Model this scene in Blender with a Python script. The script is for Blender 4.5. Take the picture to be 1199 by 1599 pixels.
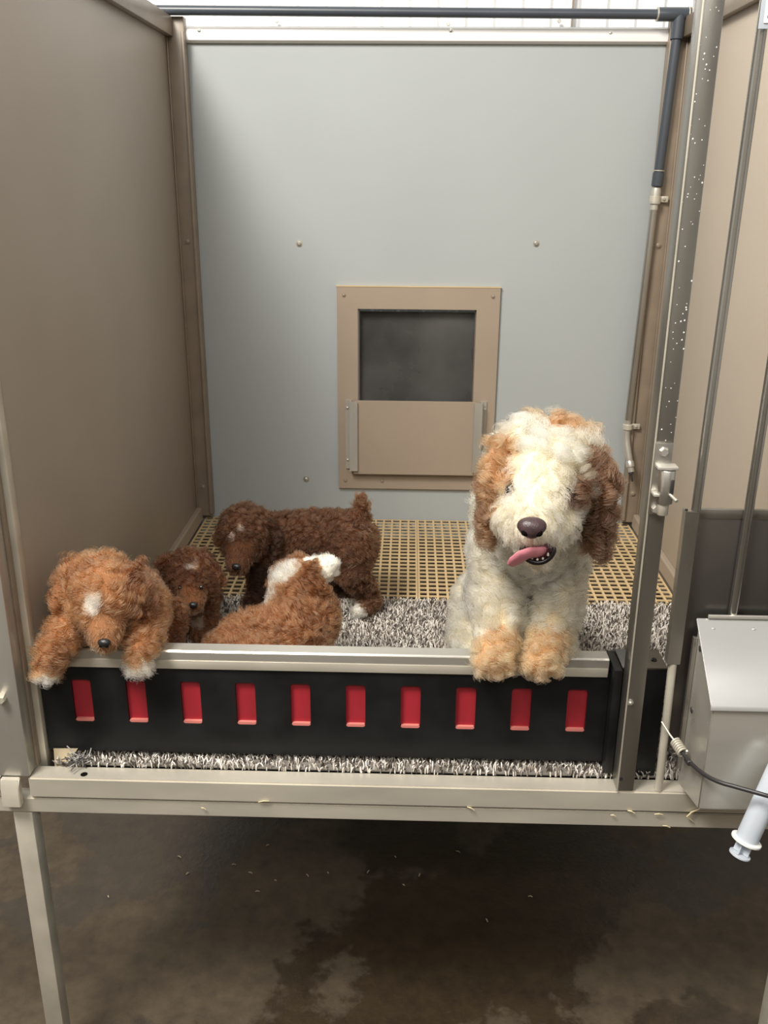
import bpy, bmesh, math, random
import numpy as np
from mathutils import Vector, Matrix, kdtree

for o in list(bpy.data.objects): bpy.data.objects.remove(o)
scn = bpy.context.scene
COL = scn.collection
random.seed(5); RNG = np.random.default_rng(11)

# ------------------------------------------------------------------ camera
F_PX, PITCH, YAW, ROLL = 1447.26, .3457, -.026, .0069
CAM = np.array([.5826, -1.2057, .8852])
_c, _s = math.cos(YAW), math.sin(YAW)
FW, RT, UP = np.array([_s, _c, 0]), np.array([_c, -_s, 0]), np.array([0, 0, 1.])
_c, _s = math.cos(PITCH), math.sin(PITCH); FW, UP = FW*_c-UP*_s, FW*_s+UP*_c
_c, _s = math.cos(ROLL), math.sin(ROLL); RT, UP = RT*_c+UP*_s, UP*_c-RT*_s
cam = bpy.data.objects.new('camera', bpy.data.cameras.new('camera')); COL.objects.link(cam)
cam.matrix_world = Matrix(((RT[0], UP[0], -FW[0], CAM[0]), (RT[1], UP[1], -FW[1], CAM[1]), (RT[2], UP[2], -FW[2], CAM[2]), (0, 0, 0, 1)))
cam.data.sensor_fit = 'VERTICAL'; cam.data.sensor_height = 36; cam.data.lens = F_PX/1599*36
cam.data.clip_start = .02
scn.camera = cam
def at(u, v, y):
    d = FW+RT*(u-599.5)/F_PX-UP*(v-799.5)/F_PX
    return CAM+d*(y-CAM[1])/d[1]

# ------------------------------------------------------------------ light
w = bpy.data.worlds.new('world'); scn.world = w; w.use_nodes = True
w.node_tree.nodes['Background'].inputs[0].default_value = (1.0, .96, .89, 1)
w.node_tree.nodes['Background'].inputs[1].default_value = .34
def area(name, loc, target, sx, sy, power, col):
    l = bpy.data.lights.new(name, 'AREA'); l.shape = 'RECTANGLE'; l.size = sx; l.size_y = sy; l.energy = power; l.color = col
    o = bpy.data.objects.new(name, l); COL.objects.link(o); o.location = loc
    o.rotation_euler = (Vector(target)-Vector(loc)).to_track_quat('-Z', 'Y').to_euler()
    return o
area('key_fill_lamp', (-.58, -1.2, 2.9), (.6, .4, .2), .9, .9, 112, (1, .95, .87))
area('key_fill_lamp', (.9, -2.6, 2.6), (.7, .2, .3), 1.8, .4, 26, (1, .97, .92))  # fill light added from the front right, no fixture known there
scn.view_settings.view_transform = 'Standard'; scn.view_settings.look = 'None'
scn.view_settings.exposure = .5; scn.view_settings.gamma = 1; scn.view_settings.use_curve_mapping = False

# ------------------------------------------------------------------ materials
def new_mat(name):
    m = bpy.data.materials.new(name); m.use_nodes = True
    return m, m.node_tree.nodes, m.node_tree.links, m.node_tree.nodes['Principled BSDF']
def mat(name, col, rough=.5, metal=0, var=.12, scale=12, bump=0, bscale=200, spec=.5, stretch=(1, 1, 1), rvar=0, trans=0, coat=0):
    m, N, L, b = new_mat(name)
    tc = N.new('ShaderNodeTexCoord'); mp = N.new('ShaderNodeMapping'); mp.inputs['Scale'].default_value = stretch
    L.new(tc.outputs['Object'], mp.inputs[0])
    n = N.new('ShaderNodeTexNoise'); n.inputs['Scale'].default_value = scale; n.inputs['Detail'].default_value = 6
    L.new(mp.outputs[0], n.inputs['Vector'])
    r = N.new('ShaderNodeValToRGB'); r.color_ramp.elements[0].position = .3; r.color_ramp.elements[1].position = .7
    r.color_ramp.elements[0].color = (*[c*(1-var) for c in col], 1); r.color_ramp.elements[1].color = (*[min(1, c*(1+var)) for c in col], 1)
    L.new(n.outputs[0], r.inputs[0]); L.new(r.outputs[0], b.inputs['Base Color'])
    b.inputs['Roughness'].default_value = rough; b.inputs['Metallic'].default_value = metal
    b.inputs['Specular IOR Level'].default_value = spec
    b.inputs['Transmission Weight'].default_value = trans; b.inputs['Coat Weight'].default_value = coat
    if rvar:
        mr = N.new('ShaderNodeMapRange'); mr.inputs['From Min'].default_value = .3; mr.inputs['From Max'].default_value = .7
        mr.inputs['To Min'].default_value = rough-rvar; mr.inputs['To Max'].default_value = rough+rvar
        L.new(n.outputs[0], mr.inputs[0]); L.new(mr.outputs[0], b.inputs['Roughness'])
    if bump:
        n2 = N.new('ShaderNodeTexNoise'); n2.inputs['Scale'].default_value = bscale; n2.inputs['Detail'].default_value = 3
        L.new(mp.outputs[0], n2.inputs['Vector'])
        bp = N.new('ShaderNodeBump'); bp.inputs['Strength'].default_value = bump; bp.inputs['Distance'].default_value = .002
        L.new(n2.outputs[0], bp.inputs['Height']); L.new(bp.outputs[0], b.inputs['Normal'])
    return m
M = {}
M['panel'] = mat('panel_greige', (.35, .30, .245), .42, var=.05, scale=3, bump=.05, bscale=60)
M['panel_right'] = mat('panel_greige_lit', (.47, .40, .32), .4, var=.04, scale=3, bump=.05, bscale=60)  # same greige as the left partition, its lit brightness put into the colour
M['frame'] = mat('frame_greige', (.25, .2, .15), .4, var=.1, scale=20)
M['back'] = mat('back_panel', (.378, .406, .410), .35, var=.035, scale=2.2, bump=.04, bscale=40)
M['cap'] = mat('white_cap', (.82, .81, .8), .3, var=.03)
M['corr'] = mat('white_steel', (.86, .87, .88), .35, var=.03)
M['pvc'] = mat('grey_pvc', (.055, .065, .08), .35, var=.1)
M['lid'] = mat('brushed_lid', (.52, .52, .51), .36, .6, var=.1, scale=6, rvar=.06, bump=.05, bscale=90, stretch=(.25, 1, 1))
M['steel'] = mat('stainless', (.56, .54, .49), .33, .65, var=.12, scale=9, rvar=.07, bump=.05, bscale=90, stretch=(.25, 1, 1))
M['steelv'] = mat('stainless_upright', (.5, .485, .45), .27, .95, var=.14, scale=9, rvar=.08, bump=.05, bscale=90, stretch=(1, 1, .25))
M['galv'] = mat('galvanised', (.60, .565, .48), .42, .45, var=.12, scale=14, rvar=.08, bump=.08, bscale=120, stretch=(.3, 1, 1))
M['galvleg'] = mat('galvanised_leg', (.60, .56, .47), .42, .4, var=.12, scale=14, rvar=.06, bump=.08, bscale=120)
M['upright'] = mat('brushed_upright', (.54, .52, .47), .36, .55, var=.12, scale=9, rvar=.06, bump=.05, bscale=90, stretch=(1, 1, .25))
M['post'] = mat('dull_stainless', (.33, .318, .29), .3, .9, var=.14, scale=9, rvar=.08, bump=.05, bscale=90, stretch=(1, 1, .25))
M['plate'] = mat('dark_stainless', (.16, .15, .14), .35, .9, var=.1, scale=5)
M['door'] = mat('door_greige', (.33, .265, .205), .42, var=.04, scale=5)
M['flap'] = mat('smoked_flap', (.125, .122, .118), .28, var=.5, scale=5, rvar=.12)
M['black'] = mat('black_board', (.009, .0095, .010), .45, var=.3, scale=14, rvar=.1, spec=.3, bump=.05, bscale=150)
M['red'] = mat('red_board', (.34, .018, .03), .45, var=.12, scale=40, stretch=(1, 1, .15))
M['pink'] = mat('red_board_lit_edge', (.62, .2, .17), .5, var=.1)  # lighter red: light on the slots' lower ledges put into the colour
M['aisle'] = mat('added_aisle_wall', (.42, .38, .33), .6, var=.2, scale=1.5)
M['tan'] = mat('tan_plastic', (.58, .43, .235), .45, var=.08, scale=6)
M['tray'] = mat('added_tray', (.06, .045, .03), .6, var=.4, scale=10)
M['base'] = mat('mat_backing', (.16, .145, .13), .9)
M['white'] = mat('white_plastic', (.8, .8, .78), .4, var=.03)
M['syr'] = mat('clear_plastic', (.72, .78, .86), .25, var=.05, trans=.35)
M['cable'] = mat('black_cable', (.03, .028, .03), .4, var=.3)
M['cream'] = mat('cream_card', (.68, .58, .4), .7, var=.1)
M['straw'] = mat('straw', (.68, .58, .36), .7, var=.2)
M['chip'] = mat('wood_chip', (.36, .30, .2), .8, var=.3)
M['nose'] = mat('nose_leather', (.062, .036, .038), .32, var=.25, scale=120, bump=.3, bscale=600)
M['nosed'] = mat('dark_nose', (.012, .011, .012), .3, var=.2, scale=90, bump=.3, bscale=600)
M['nostril'] = mat('nostril', (.004, .003, .003), .9, spec=.1)
M['eye'] = mat('eye', (.006, .004, .003), .08, coat=1)
M['lip'] = mat('lip', (.012, .008, .009), .25, var=.2)
M['mouth'] = mat('mouth_inside', (.11, .028, .04), .3, var=.2)
M['tongue'] = mat('tongue', (.62, .22, .26), .32, var=.12, scale=60, bump=.2, bscale=500)
M['tooth'] = mat('tooth', (.82, .78, .68), .2, var=.03)
M['sign'] = mat('sign_card', (.85, .85, .86), .3, var=.02)
M['ink'] = mat('sign_ink', (.2, .2, .24), .5)

def concrete():
    m, N, L, b = new_mat('wet_concrete')
    tc = N.new('ShaderNodeTexCoord')
    def noise(s, d=8):
        n = N.new('ShaderNodeTexNoise'); n.inputs['Scale'].default_value = s; n.inputs['Detail'].default_value = d; n.inputs['Roughness'].default_value = .62
        L.new(tc.outputs['Object'], n.inputs['Vector']); return n
    def ramp(src, p0, c0, p1, c1):
        r = N.new('ShaderNodeValToRGB'); r.color_ramp.elements[0].position = p0; r.color_ramp.elements[1].position = p1
        r.color_ramp.elements[0].color = (*c0, 1); r.color_ramp.elements[1].color = (*c1, 1); L.new(src, r.inputs[0]); return r
    n1 = noise(2.3); n2 = noise(28)
    base = ramp(n2.outputs[0], .3, (.046, .032, .018), .75, (.088, .065, .037))
    wet = ramp(n1.outputs[0], .495, (.55, .5, .42), .525, (1, 1, 1))
    mx = N.new('ShaderNodeMix'); mx.data_type = 'RGBA'; mx.blend_type = 'MULTIPLY'; mx.inputs[0].default_value = 1
    L.new(base.outputs[0], mx.inputs[6]); L.new(wet.outputs[0], mx.inputs[7]); L.new(mx.outputs[2], b.inputs['Base Color'])
    rr = ramp(n1.outputs[0], .49, (.45,)*3, .53, (.8,)*3); L.new(rr.outputs[0], b.inputs['Roughness'])
    bp = N.new('ShaderNodeBump'); bp.inputs['Strength'].default_value = .35; bp.inputs['Distance'].default_value = .004
    n3 = noise(90, 4); L.new(n3.outputs[0], bp.inputs['Height']); L.new(bp.outputs[0], b.inputs['Normal'])
    return m
M['concrete'] = concrete()

def attr_mat(name, trans, rough, spec, soft=False):
    m, N, L, b = new_mat(name)
    a = N.new('ShaderNodeAttribute'); a.attribute_name = 'tint'
    L.new(a.outputs['Color'], b.inputs['Base Color'])
    b.inputs['Roughness'].default_value = rough; b.inputs['Specular IOR Level'].default_value = spec
    if soft:   # bend the strand normals towards the coat's own surface
        g = N.new('ShaderNodeNewGeometry'); v = N.new('ShaderNodeAttribute'); v.attribute_name = 'coat_normal'
        mv = N.new('ShaderNodeMix'); mv.data_type = 'VECTOR'; mv.inputs[0].default_value = .6
        L.new(g.outputs['Normal'], mv.inputs[4]); L.new(v.outputs['Vector'], mv.inputs[5])
        nz = N.new('ShaderNodeVectorMath'); nz.operation = 'NORMALIZE'; L.new(mv.outputs[1], nz.inputs[0]); L.new(nz.outputs[0], b.inputs['Normal'])
    if trans:
        t = N.new('ShaderNodeBsdfTranslucent'); L.new(a.outputs['Color'], t.inputs[0])
        mx = N.new('ShaderNodeMixShader'); mx.inputs[0].default_value = trans
        L.new(b.outputs[0], mx.inputs[1]); L.new(t.outputs[0], mx.inputs[2])
        L.new(mx.outputs[0], N['Material Output'].inputs[0])
    return m
M['fur'] = attr_mat('curly_fur', .48, .55, .2, True)
def hair_mat():
    m = bpy.data.materials.new('dog_hair'); m.use_nodes = True; N = m.node_tree.nodes; L = m.node_tree.links
    N.remove(N['Principled BSDF']); h = N.new('ShaderNodeBsdfHairPrincipled'); h.parametrization = 'COLOR'
    a = N.new('ShaderNodeAttribute'); a.attribute_name = 'tint'; L.new(a.outputs['Color'], h.inputs['Color'])
    h.inputs['Roughness'].default_value = .45; h.inputs['Radial Roughness'].default_value = .6; h.inputs['Coat'].default_value = 0
    L.new(h.outputs[0], N['Material Output'].inputs[0]); return m
M['hair'] = hair_mat()
M['skin'] = attr_mat('undercoat', 0, .9, .1)
M['pile'] = attr_mat('mat_pile', .1, .8, .2)

# ------------------------------------------------------------------ helpers
def tag(o, label=None, cat=None, group=None, kind=None):
    if label: o['label'] = label
    if cat: o['category'] = cat
    if group: o['group'] = group
    if kind: o['kind'] = kind
    return o
def thing(name, label, cat, loc, group=None):
    o = bpy.data.objects.new(name, None); COL.objects.link(o); o.location = loc; o.empty_display_size = .02
    o['_loc'] = list(map(float, loc))
    return tag(o, label, cat, group)
def link(name, me, m=None, parent=None):
    o = bpy.data.objects.new(name, me); COL.objects.link(o)
    if m is not None: me.materials.append(M[m] if isinstance(m, str) else m)
    if parent is not None:
        o.parent = parent
        off = Vector((0, 0, 0)); p = parent
        while p is not None:
            if p.type == 'EMPTY': off += Vector(p['_loc'])
            p = p.parent
        o.matrix_parent_inverse = Matrix.Translation(-off) if parent.type == 'EMPTY' else Matrix.Identity(4)
    return o
def smooth(me, ang=None):
    me.polygons.foreach_set('use_smooth', [True]*len(me.polygons)); 
    if ang: me.set_sharp_from_angle(angle=ang)
def from_bm(name, bm, m, parent=None, sm=True):
    me = bpy.data.meshes.new(name); bmesh.ops.recalc_face_normals(bm, faces=bm.faces); bm.to_mesh(me); bm.free()
    if sm: smooth(me, math.radians(40))
    return link(name, me, m, parent)
def add_box(bm, lo, hi, bev=0):
    lo, hi = Vector(lo), Vector(hi)
    r = bmesh.ops.create_cube(bm, size=1, matrix=Matrix.Translation((lo+hi)/2) @ Matrix.Diagonal((*(hi-lo), 1)))
    if bev:
        es = list({e for v in r['verts'] for e in v.link_edges})
        bmesh.ops.bevel(bm, geom=es, offset=bev, segments=2, affect='EDGES', profile=.5)
def box(name, lo, hi, m, parent=None, bev=.0015):
    bm = bmesh.new(); add_box(bm, lo, hi, bev); return from_bm(name, bm, m, parent)
def prism(name, prof, axis, a, b, m, parent=None, bev=0):
    """profile of 2D points extruded along an axis: x -> (y,z), y -> (x,z), z -> (x,y)"""
    bm = bmesh.new()
    def P(p, t): return {'x': (t, p[0], p[1]), 'y': (p[0], t, p[1]), 'z': (p[0], p[1], t)}[axis]
    A = [bm.verts.new(P(p, a)) for p in prof]; B = [bm.verts.new(P(p, b)) for p in prof]
    bm.faces.new(A); bm.faces.new(B[::-1]); n = len(prof)
    for i in range(n): bm.faces.new((A[i], B[i], B[(i+1) % n], A[(i+1) % n]))
    if bev: bmesh.ops.bevel(bm, geom=list(bm.edges), offset=bev, segments=2, affect='EDGES')
    return from_bm(name, bm, m, parent)
def add_tube(bm, pts, rad, seg=12, cap=True):
    pts = [Vector(p) for p in pts]; n = len(pts); rad = [rad]*n if not hasattr(rad, '__len__') else rad
    prev = None; rings = []
    for i, p in enumerate(pts):
        t = (pts[min(i+1, n-1)]-pts[max(i-1, 0)]).normalized()
        if prev is None:
            u = t.orthogonal().normalized()
        else:
            u = (prev-t*prev.dot(t)).normalized()
        prev = u; v = t.cross(u)
        rings.append([bm.verts.new(p+(u*math.cos(2*math.pi*k/seg)+v*math.sin(2*math.pi*k/seg))*rad[i]) for k in range(seg)])
    for a, b in zip(rings, rings[1:]):
        for k in range(seg): bm.faces.new((a[k], a[(k+1) % seg], b[(k+1) % seg], b[k]))
    if cap: bm.faces.new(rings[0][::-1]); bm.faces.new(rings[-1])
def tube(name, pts, rad, m, parent=None, seg=12):
    bm = bmesh.new(); add_tube(bm, pts, rad, seg); return from_bm(name, bm, m, parent)
def lathe(name, p0, axis, prof, m, parent=None, seg=20):
    """profile of (distance along axis, radius)"""
    ax = Vector(axis).normalized(); p0 = Vector(p0); u = ax.orthogonal().normalized(); v = ax.cross(u); bm = bmesh.new(); rings = []
    for d, r in prof:
        rings.append([bm.verts.new(p0+ax*d+(u*math.cos(2*math.pi*k/seg)+v*math.sin(2*math.pi*k/seg))*max(r, 1e-4)) for k in range(seg)])
    for a, b in zip(rings, rings[1:]):
        for k in range(seg): bm.faces.new((a[k], a[(k+1) % seg], b[(k+1) % seg], b[k]))
    bm.faces.new(rings[0][::-1]); bm.faces.new(rings[-1])
    return from_bm(name, bm, m, parent)
def ball(name, c, rad, m, parent=None, rot=None, seg=20):
    bm = bmesh.new(); bmesh.ops.create_uvsphere(bm, u_segments=seg, v_segments=seg//2+2, radius=1)
    R = rot.to_matrix().to_4x4() if rot is not None else Matrix.Identity(4)
    rad = (rad,)*3 if not hasattr(rad, '__len__') else rad
    bm.transform(Matrix.Translation(Vector(c)) @ R @ Matrix.Diagonal((*rad, 1)))
    return from_bm(name, bm, m, parent)
def screw(name, c, axis, r, m, parent, h=.004):
    """pan head with a washer"""
    return lathe(name, c, axis, [(-.001, r*1.5), (.0012, r*1.5), (.0013, r), (h*.7, r*.95), (h, r*.55)], m, parent, 12)
def hexbolt(name, c, axis, r, m, parent, h=.006):
    return lathe(name, c, axis, [(-.001, r), (h*.8, r), (h, r*.8)], m, parent, 6)
def struct(o): o['kind'] = 'structure'; return o

# ------------------------------------------------------------------ the setting
GZ = -.62; D = 1.196; XL = .01; XR = 1.207; HW = 1.18
bm = bmesh.new(); add_box(bm, (-3, -4, GZ-.1), (4.5, 1.9, GZ)); struct(from_bm('floor', bm, 'concrete', sm=False))['label'] = 'dark damp concrete floor under the raised pen'

# ribbed steel wall of the building, behind the pen
bm = bmesh.new(); prof = []; x = -1.6
while x < 3.0:
    prof += [(x, 1.40), (x+.040, 1.40), (x+.048, 1.394), (x+.062, 1.394), (x+.070, 1.40)]; x += .0702
lo = [bm.verts.new((a, b, GZ)) for a, b in prof]; hi = [bm.verts.new((a, b, 3.0)) for a, b in prof]
for i in range(len(prof)-1): bm.faces.new((lo[i], lo[i+1], hi[i+1], hi[i]))
wb = struct(from_bm('wall_rear', bm, 'corr', sm=False)); wb['label'] = 'white ribbed steel building wall above the back panel'
for u, v in ((432, 33), (700, 38), (873, 33), (382, 46)):
    p = at(u, v, 1.385); hexbolt('screw', p, (0, -1, 0), .005, 'steel', wb)
p = at(893, 43, 1.38); q = at(1045, 43, 1.38)
struct(box('trim_1', (p[0], 1.372, p[2]-.003), (q[0]+.1, 1.386, p[2]), 'ink', None, 0))['label'] = 'thin dark flashing edge on the ribbed wall'
struct(box('trim_2', (p[0]-.003, 1.372, p[2]), (p[0], 1.386, p[2]+.5), 'frame', None, 0))['label'] = 'thin upright sheet seam on the ribbed wall'

struct(box('wall_for_reflections', (-3, -3.7, GZ), (4.5, -3.6, 2.3), 'aisle', None, 0))['label'] = 'unseen brown-grey wall added for reflections on the far side of the aisle'  # unseen wall added to shape steel reflections and fill from the front

# back panel with the opening for the pet door (four pieces round the hole joined in one mesh)
OX0, OX1, OZ0, OZ1 = .452, .752, .15, .572
bm = bmesh.new()
bmesh_boxes = [((XL-.06, D, -.066), (OX0, D+.03, HW)), ((OX1, D, -.066), (XR+.06, D+.03, HW)), ((OX0, D, -.066), (OX1, D+.03, OZ0)), ((OX0, D, OZ1), (OX1, D+.03, HW))]
for lo, hi in bmesh_boxes: add_box(bm, lo, hi)
bmesh.ops.remove_doubles(bm, verts=bm.verts, dist=1e-5)
back = struct(from_bm('wall_back', bm, 'back', sm=False)); back['label'] = 'smooth pale blue grey back panel of the pen'
prism('cap_rail', [(D-.008, HW), (D-.014, HW+.005), (D-.016, HW+.018), (D-.011, HW+.031), (D, HW+.036), (D+.03, HW+.036), (D+.03, HW)], 'x', .05, 1.165, 'cap', back)['label'] = 'white rounded cap along the top of the back panel'
for u, v in ((467, 380), (837, 380), (478, 748), (882, 748)):
    screw('screw', at(u, v, D), (0, -1, 0), .0055, 'steel', back, .006)
for u, v in ((311, 62), (704, 62), (953, 66)):
    screw('screw', at(u, v-14, D-.014), (0, -1, 0), .003, 'steel', back, .003)

def side(name, x0, x1, inner, sgn, m, label):
    wl = struct(box(name, (x0, .06, -.066), (x1, D+.03, 1.232), m, None, .001)); wl['label'] = label
    xi = inner
    def bx(n, a, b, y0, y1, z0, z1, mm='frame', bev=.002): return box(n, (min(a, b), y0, z0), (max(a, b), y1, z1), mm, wl, bev)
    bx('top_rail', xi, xi+sgn*.016, .06, D-.002, 1.190, 1.232)
    bx('corner_post', xi, xi+sgn*.042, D-.03, D-.001, .012, 1.232)
    bx('post_lip', xi+sgn*.036, xi+sgn*.043, D-.04, D-.03, .02, 1.2)
    prism('baseboard', [(xi, .002), (xi+sgn*.015, .002), (xi+sgn*.013, .033), (xi+sgn*.010, .036), (xi, .036)], 'y', .07, D-.032, 'door', wl, .0008)
    bx('panel_edge_bead', xi, xi+sgn*.004, D-.036, D-.030, .036, 1.19)
    for z in (.735, .095): screw('bolt', (xi+sgn*.02, D-.03, z), (0, -1, 0), .006, 'frame', wl, .005)
    return wl
side('wall_left', -.03, XL, XL, 1, 'panel', 'tall greige partition on the left of the pen')
side('wall_right', XR, XR+.04, XR, -1, 'panel_right', 'tall greige partition on the right of the pen, coloured as lit')

# ------------------------------------------------------------------ pen frame in front
fr = thing('pen_frame', 'silver metal front frame and legs carrying the raised pen', 'frame', (0, 0, GZ))
prism('front_rail', [(0, 0), (.034, 0), (.034, -.037), (0, -.037)], 'x', -.003, 1.28, 'galv', fr, .0025)
prism('front_rail', [(0, 0), (.034, 0), (.034, -.037), (0, -.037)], 'x', -.5, -.048, 'galv', fr, .0025)
prism('lower_rail', [(.003, -.040), (.03, -.040), (.03, -.067), (.003, -.067)], 'x', -.5, 1.28, 'galv', fr, .0015)
box('leg', (-.037, .004, GZ), (-.006, .034, -.0685), 'galvleg', fr, .002)
box('leg', (1.21, .004, GZ), (1.24, .034, -.0685), 'galvleg', fr, .002)
prism('leg_hook', [(0, .002), (-.006, .001), (-.012, -.012), (-.014, -.046), (-.001, -.046), (-.001, 0)], 'x', -.043, -.014, 'galvleg', fr, .001)
box('corner_upright', (-.05, .000, .0015), (.001, .028, 1.5), 'upright', fr, .003)
box('corner_channel', (-.045, .0285, .0015), (.004, .040, 1.5), 'frame', fr, .002)
box('corner_channel', (-.045, .041, -.02), (.0135, .0595, 1.5), 'galvleg', fr, .004)
hexbolt('bolt', at(3, 1088, -.001), (.2, -1, 0), .007, 'galvleg', fr, .012)
box('gate_post', (.9115, -.001, .001), (.9375, .033, 1.5), 'post', fr, .0022)
box('post_edge', (.9112, -.0026, .001), (.9136, -.0012, 1.5), 'galvleg', fr, .0004)  # seam edge in brighter metal, carries the post's bevel highlight in its colour
screw('screw', at(984, 1097, -.001), (0, -1, 0), .0032, 'steel', fr)
screw('screw', at(969, 1216, -.001), (0, -1, 0), .002, 'cable', fr, .001)
lathe('drain_hole', at(131, 1207, .012)*np.array([1, 1, 0])+np.array([0, 0, .0002]), (0, 0, 1), [(-.001, .0055), (.0003, .0055)], 'nostril', fr, 16)
# water beads on the gate post
bm = bmesh.new()
for i in range(90):
    z = random.uniform(.5, 1.12); x = random.uniform(.9135, .9365); r = random.choice((.0005, .0006, .0008, .0011))
    bmesh.ops.create_icosphere(bm, subdivisions=1, radius=1, matrix=Matrix.Translation((x, -.001, z)) @ Matrix.Diagonal((r, r*.7, r*1.2, 1)))
o = from_bm('water_drops', bm, 'cap', fr); tag(o, 'water drops beaded on the post', kind='stuff')

# ------------------------------------------------------------------ added dark tray, floor grates, speckled mat
box('added_tray', (.02, .055, -.058), (1.2, D-.01, -.054), 'tray', None, 0)  # added dark sheet, puts the shade below the grate into a colour
tag(bpy.data.objects['added_tray'], 'dark tray added under the tan grate to darken its holes', 'tray')
struct(box('trim_3', (.012, .04, -.066), (1.205, .05, -.03), 'plate', None, 0))['label'] = 'dark inner lip behind the front rail'
def grate(label, x0, x1):
    bm = bmesh.new(); y0, y1 = .05, D-.004; bw = .0052; n = round((x1-x0)/.0226); z0 = -.0035
    for i in range(n+1):
        x = x0+(x1-x0)*i/n; e = .0045 if i in (0, n) else bw/2
        a = x if i == 0 else x-e; b = x+e if i == 0 else (x if i == n else x+e)
        add_box(bm, (a, y0, z0), (b, y1, 0))
    k = round((y1-y0)/.0226)
    for j in range(k+1):
        y = y0+(y1-y0)*j/k; add_box(bm, (x0, y-.0028 if j else y, z0+.0003), (x1, y+.0028 if j < k else y, -.0006))
    o = from_bm('floor_grate', bm, 'tan', None, False); tag(o, label, 'floor grate', 'plastic floor grates')
grate('tan plastic floor grate on the left, behind the brown puppies', .029, .6105)
grate('tan plastic floor grate on the right, behind the cream dog', .6115, 1.188)

mt = thing('speckled_mat', 'grey speckled shaggy mat on the front of the pen floor', 'mat', (.6, .35, .0005))
MX0, MX1, MY0, MY1 = .03, 1.187, .0345, .662
box('backing', (MX0, MY0, .0006), (MX1, MY1, .004), 'base', mt, .001)

def raw_mesh(name, V, quads, tris=None, tint=None):
    me = bpy.data.meshes.new(name)
    nq = len(quads); nt = 0 if tris is None else len(tris)
    me.vertices.add(len(V)); me.vertices.foreach_set('co', V.astype(np.float32).ravel())
    loops = quads.ravel() if nt == 0 else np.concatenate([quads.ravel(), tris.ravel()])
    me.loops.add(len(loops)); me.loops.foreach_set('vertex_index', loops.astype(np.int32))
    me.polygons.add(nq+nt)
    starts = np.concatenate([np.arange(nq)*4, nq*4+np.arange(nt)*3]).astype(np.int32)
    me.polygons.foreach_set('loop_start', starts)
    me.update(calc_edges=True)
    me.polygons.foreach_set('use_smooth', np.ones(nq+nt, dtype=bool))
    if tint is not None:
        a = me.attributes.new('tint', 'FLOAT_COLOR', 'POINT')
        a.data.foreach_set('color', np.concatenate([tint, np.ones((len(tint), 1))], 1).astype(np.float32).ravel())
    me.validate()
    return me
def strands(name, C, rad, tint, parent, nrm=None):
    """C: (n, m, 3) centre lines, rad: (n, m), tint: (n, 3) -> one mesh of thin three-sided tubes"""
    n, m, _ = C.shape
    T = np.gradient(C, axis=1); T /= np.linalg.norm(T, axis=2, keepdims=True)+1e-9
    if nrm is None: nrm = np.tile([0, -.3, .95], (n, 1))
    ref = nrm[:, None]+RNG.normal(size=(n, 1, 3))*.25; U = np.cross(T, ref); U /= np.linalg.norm(U, axis=2, keepdims=True)+1e-9; Wv = np.cross(U, T)
    cu_, cw_ = np.array([-1.15, 1.15, 0]), np.array([-.3, -.3, .75])   # low ridge: broad side towards the coat
    V = C[:, :, None, :]+rad[:, :, None, None]*(U[:, :, None, :]*cu_[None, None, :, None]+Wv[:, :, None, :]*cw_[None, None, :, None])
    V = V.reshape(-1, 3)
    base = (np.arange(n)[:, None, None]*m+np.arange(m-1)[None, :, None])*3
    k = np.arange(3)[None, None, :]; k2 = (k+1) % 3
    Q = np.stack([base+k, base+k2, base+3+k2, base+3+k], -1).reshape(-1, 4)
    me = raw_mesh(name, V, Q, None, np.repeat(tint, m*3, 0))
    me.attributes.new('coat_normal', 'FLOAT_VECTOR', 'POINT').data.foreach_set('vector', np.repeat(nrm, m*3, 0).astype(np.float32).ravel())
    return link(name, me, 'fur', parent)

def hair(name, C, rad, tint, parent):
    n, m, _ = C.shape
    hc = bpy.data.hair_curves.new(name); hc.add_curves([m]*n)
    hc.attributes['position'].data.foreach_set('vector', C.astype(np.float32).ravel())
    ra = hc.attributes.get('radius') or hc.attributes.new('radius', 'FLOAT', 'POINT')
    ra.data.foreach_set('value', np.broadcast_to(rad, (n, m)).astype(np.float32).ravel())
    ta = hc.attributes.new('tint', 'FLOAT_COLOR', 'CURVE'); ta.data.foreach_set('color', np.concatenate([tint, np.ones((n, 1))], 1).astype(np.float32).ravel())
    return link(name, hc, 'hair', parent)

# pile of the mat: short bent tufts in mixed greys
n = 34000
P = np.stack([RNG.uniform(MX0, MX1, n), RNG.uniform(MY0-.0035, MY1, n), np.full(n, .003)], 1); P[P[:, 1] < MY0, 2] = .0008
h = RNG.uniform(.007, .012, n); a = RNG.uniform(0, 2*np.pi, n); ln = RNG.uniform(.002, .006, n)
s = np.linspace(0, 1, 3)[None, :, None]
dirv = np.stack([np.cos(a)*ln, np.sin(a)*ln, np.zeros(n)], 1)
C = P[:, None]+dirv[:, None]*s**1.5+np.array([0, 0, 1.])*h[:, None, None]*np.sin(s*1.45)
R = np.repeat(np.array([[.0011, .0014, .0007]]), n, 0)
pal = np.array([[.88, .84, .78], [.64, .59, .53], [.36, .31, .27], [.10, .08, .065]])
tint = pal[RNG.choice(4, n, p=[.42, .26, .17, .15])]*RNG.uniform(.85, 1.15, (n, 1))
o = strands('pile', C, R, tint, mt); o.data.materials.clear(); o.data.materials.append(M['pile']); tag(o, 'mixed white, grey and brown pile', kind='stuff')

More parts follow.
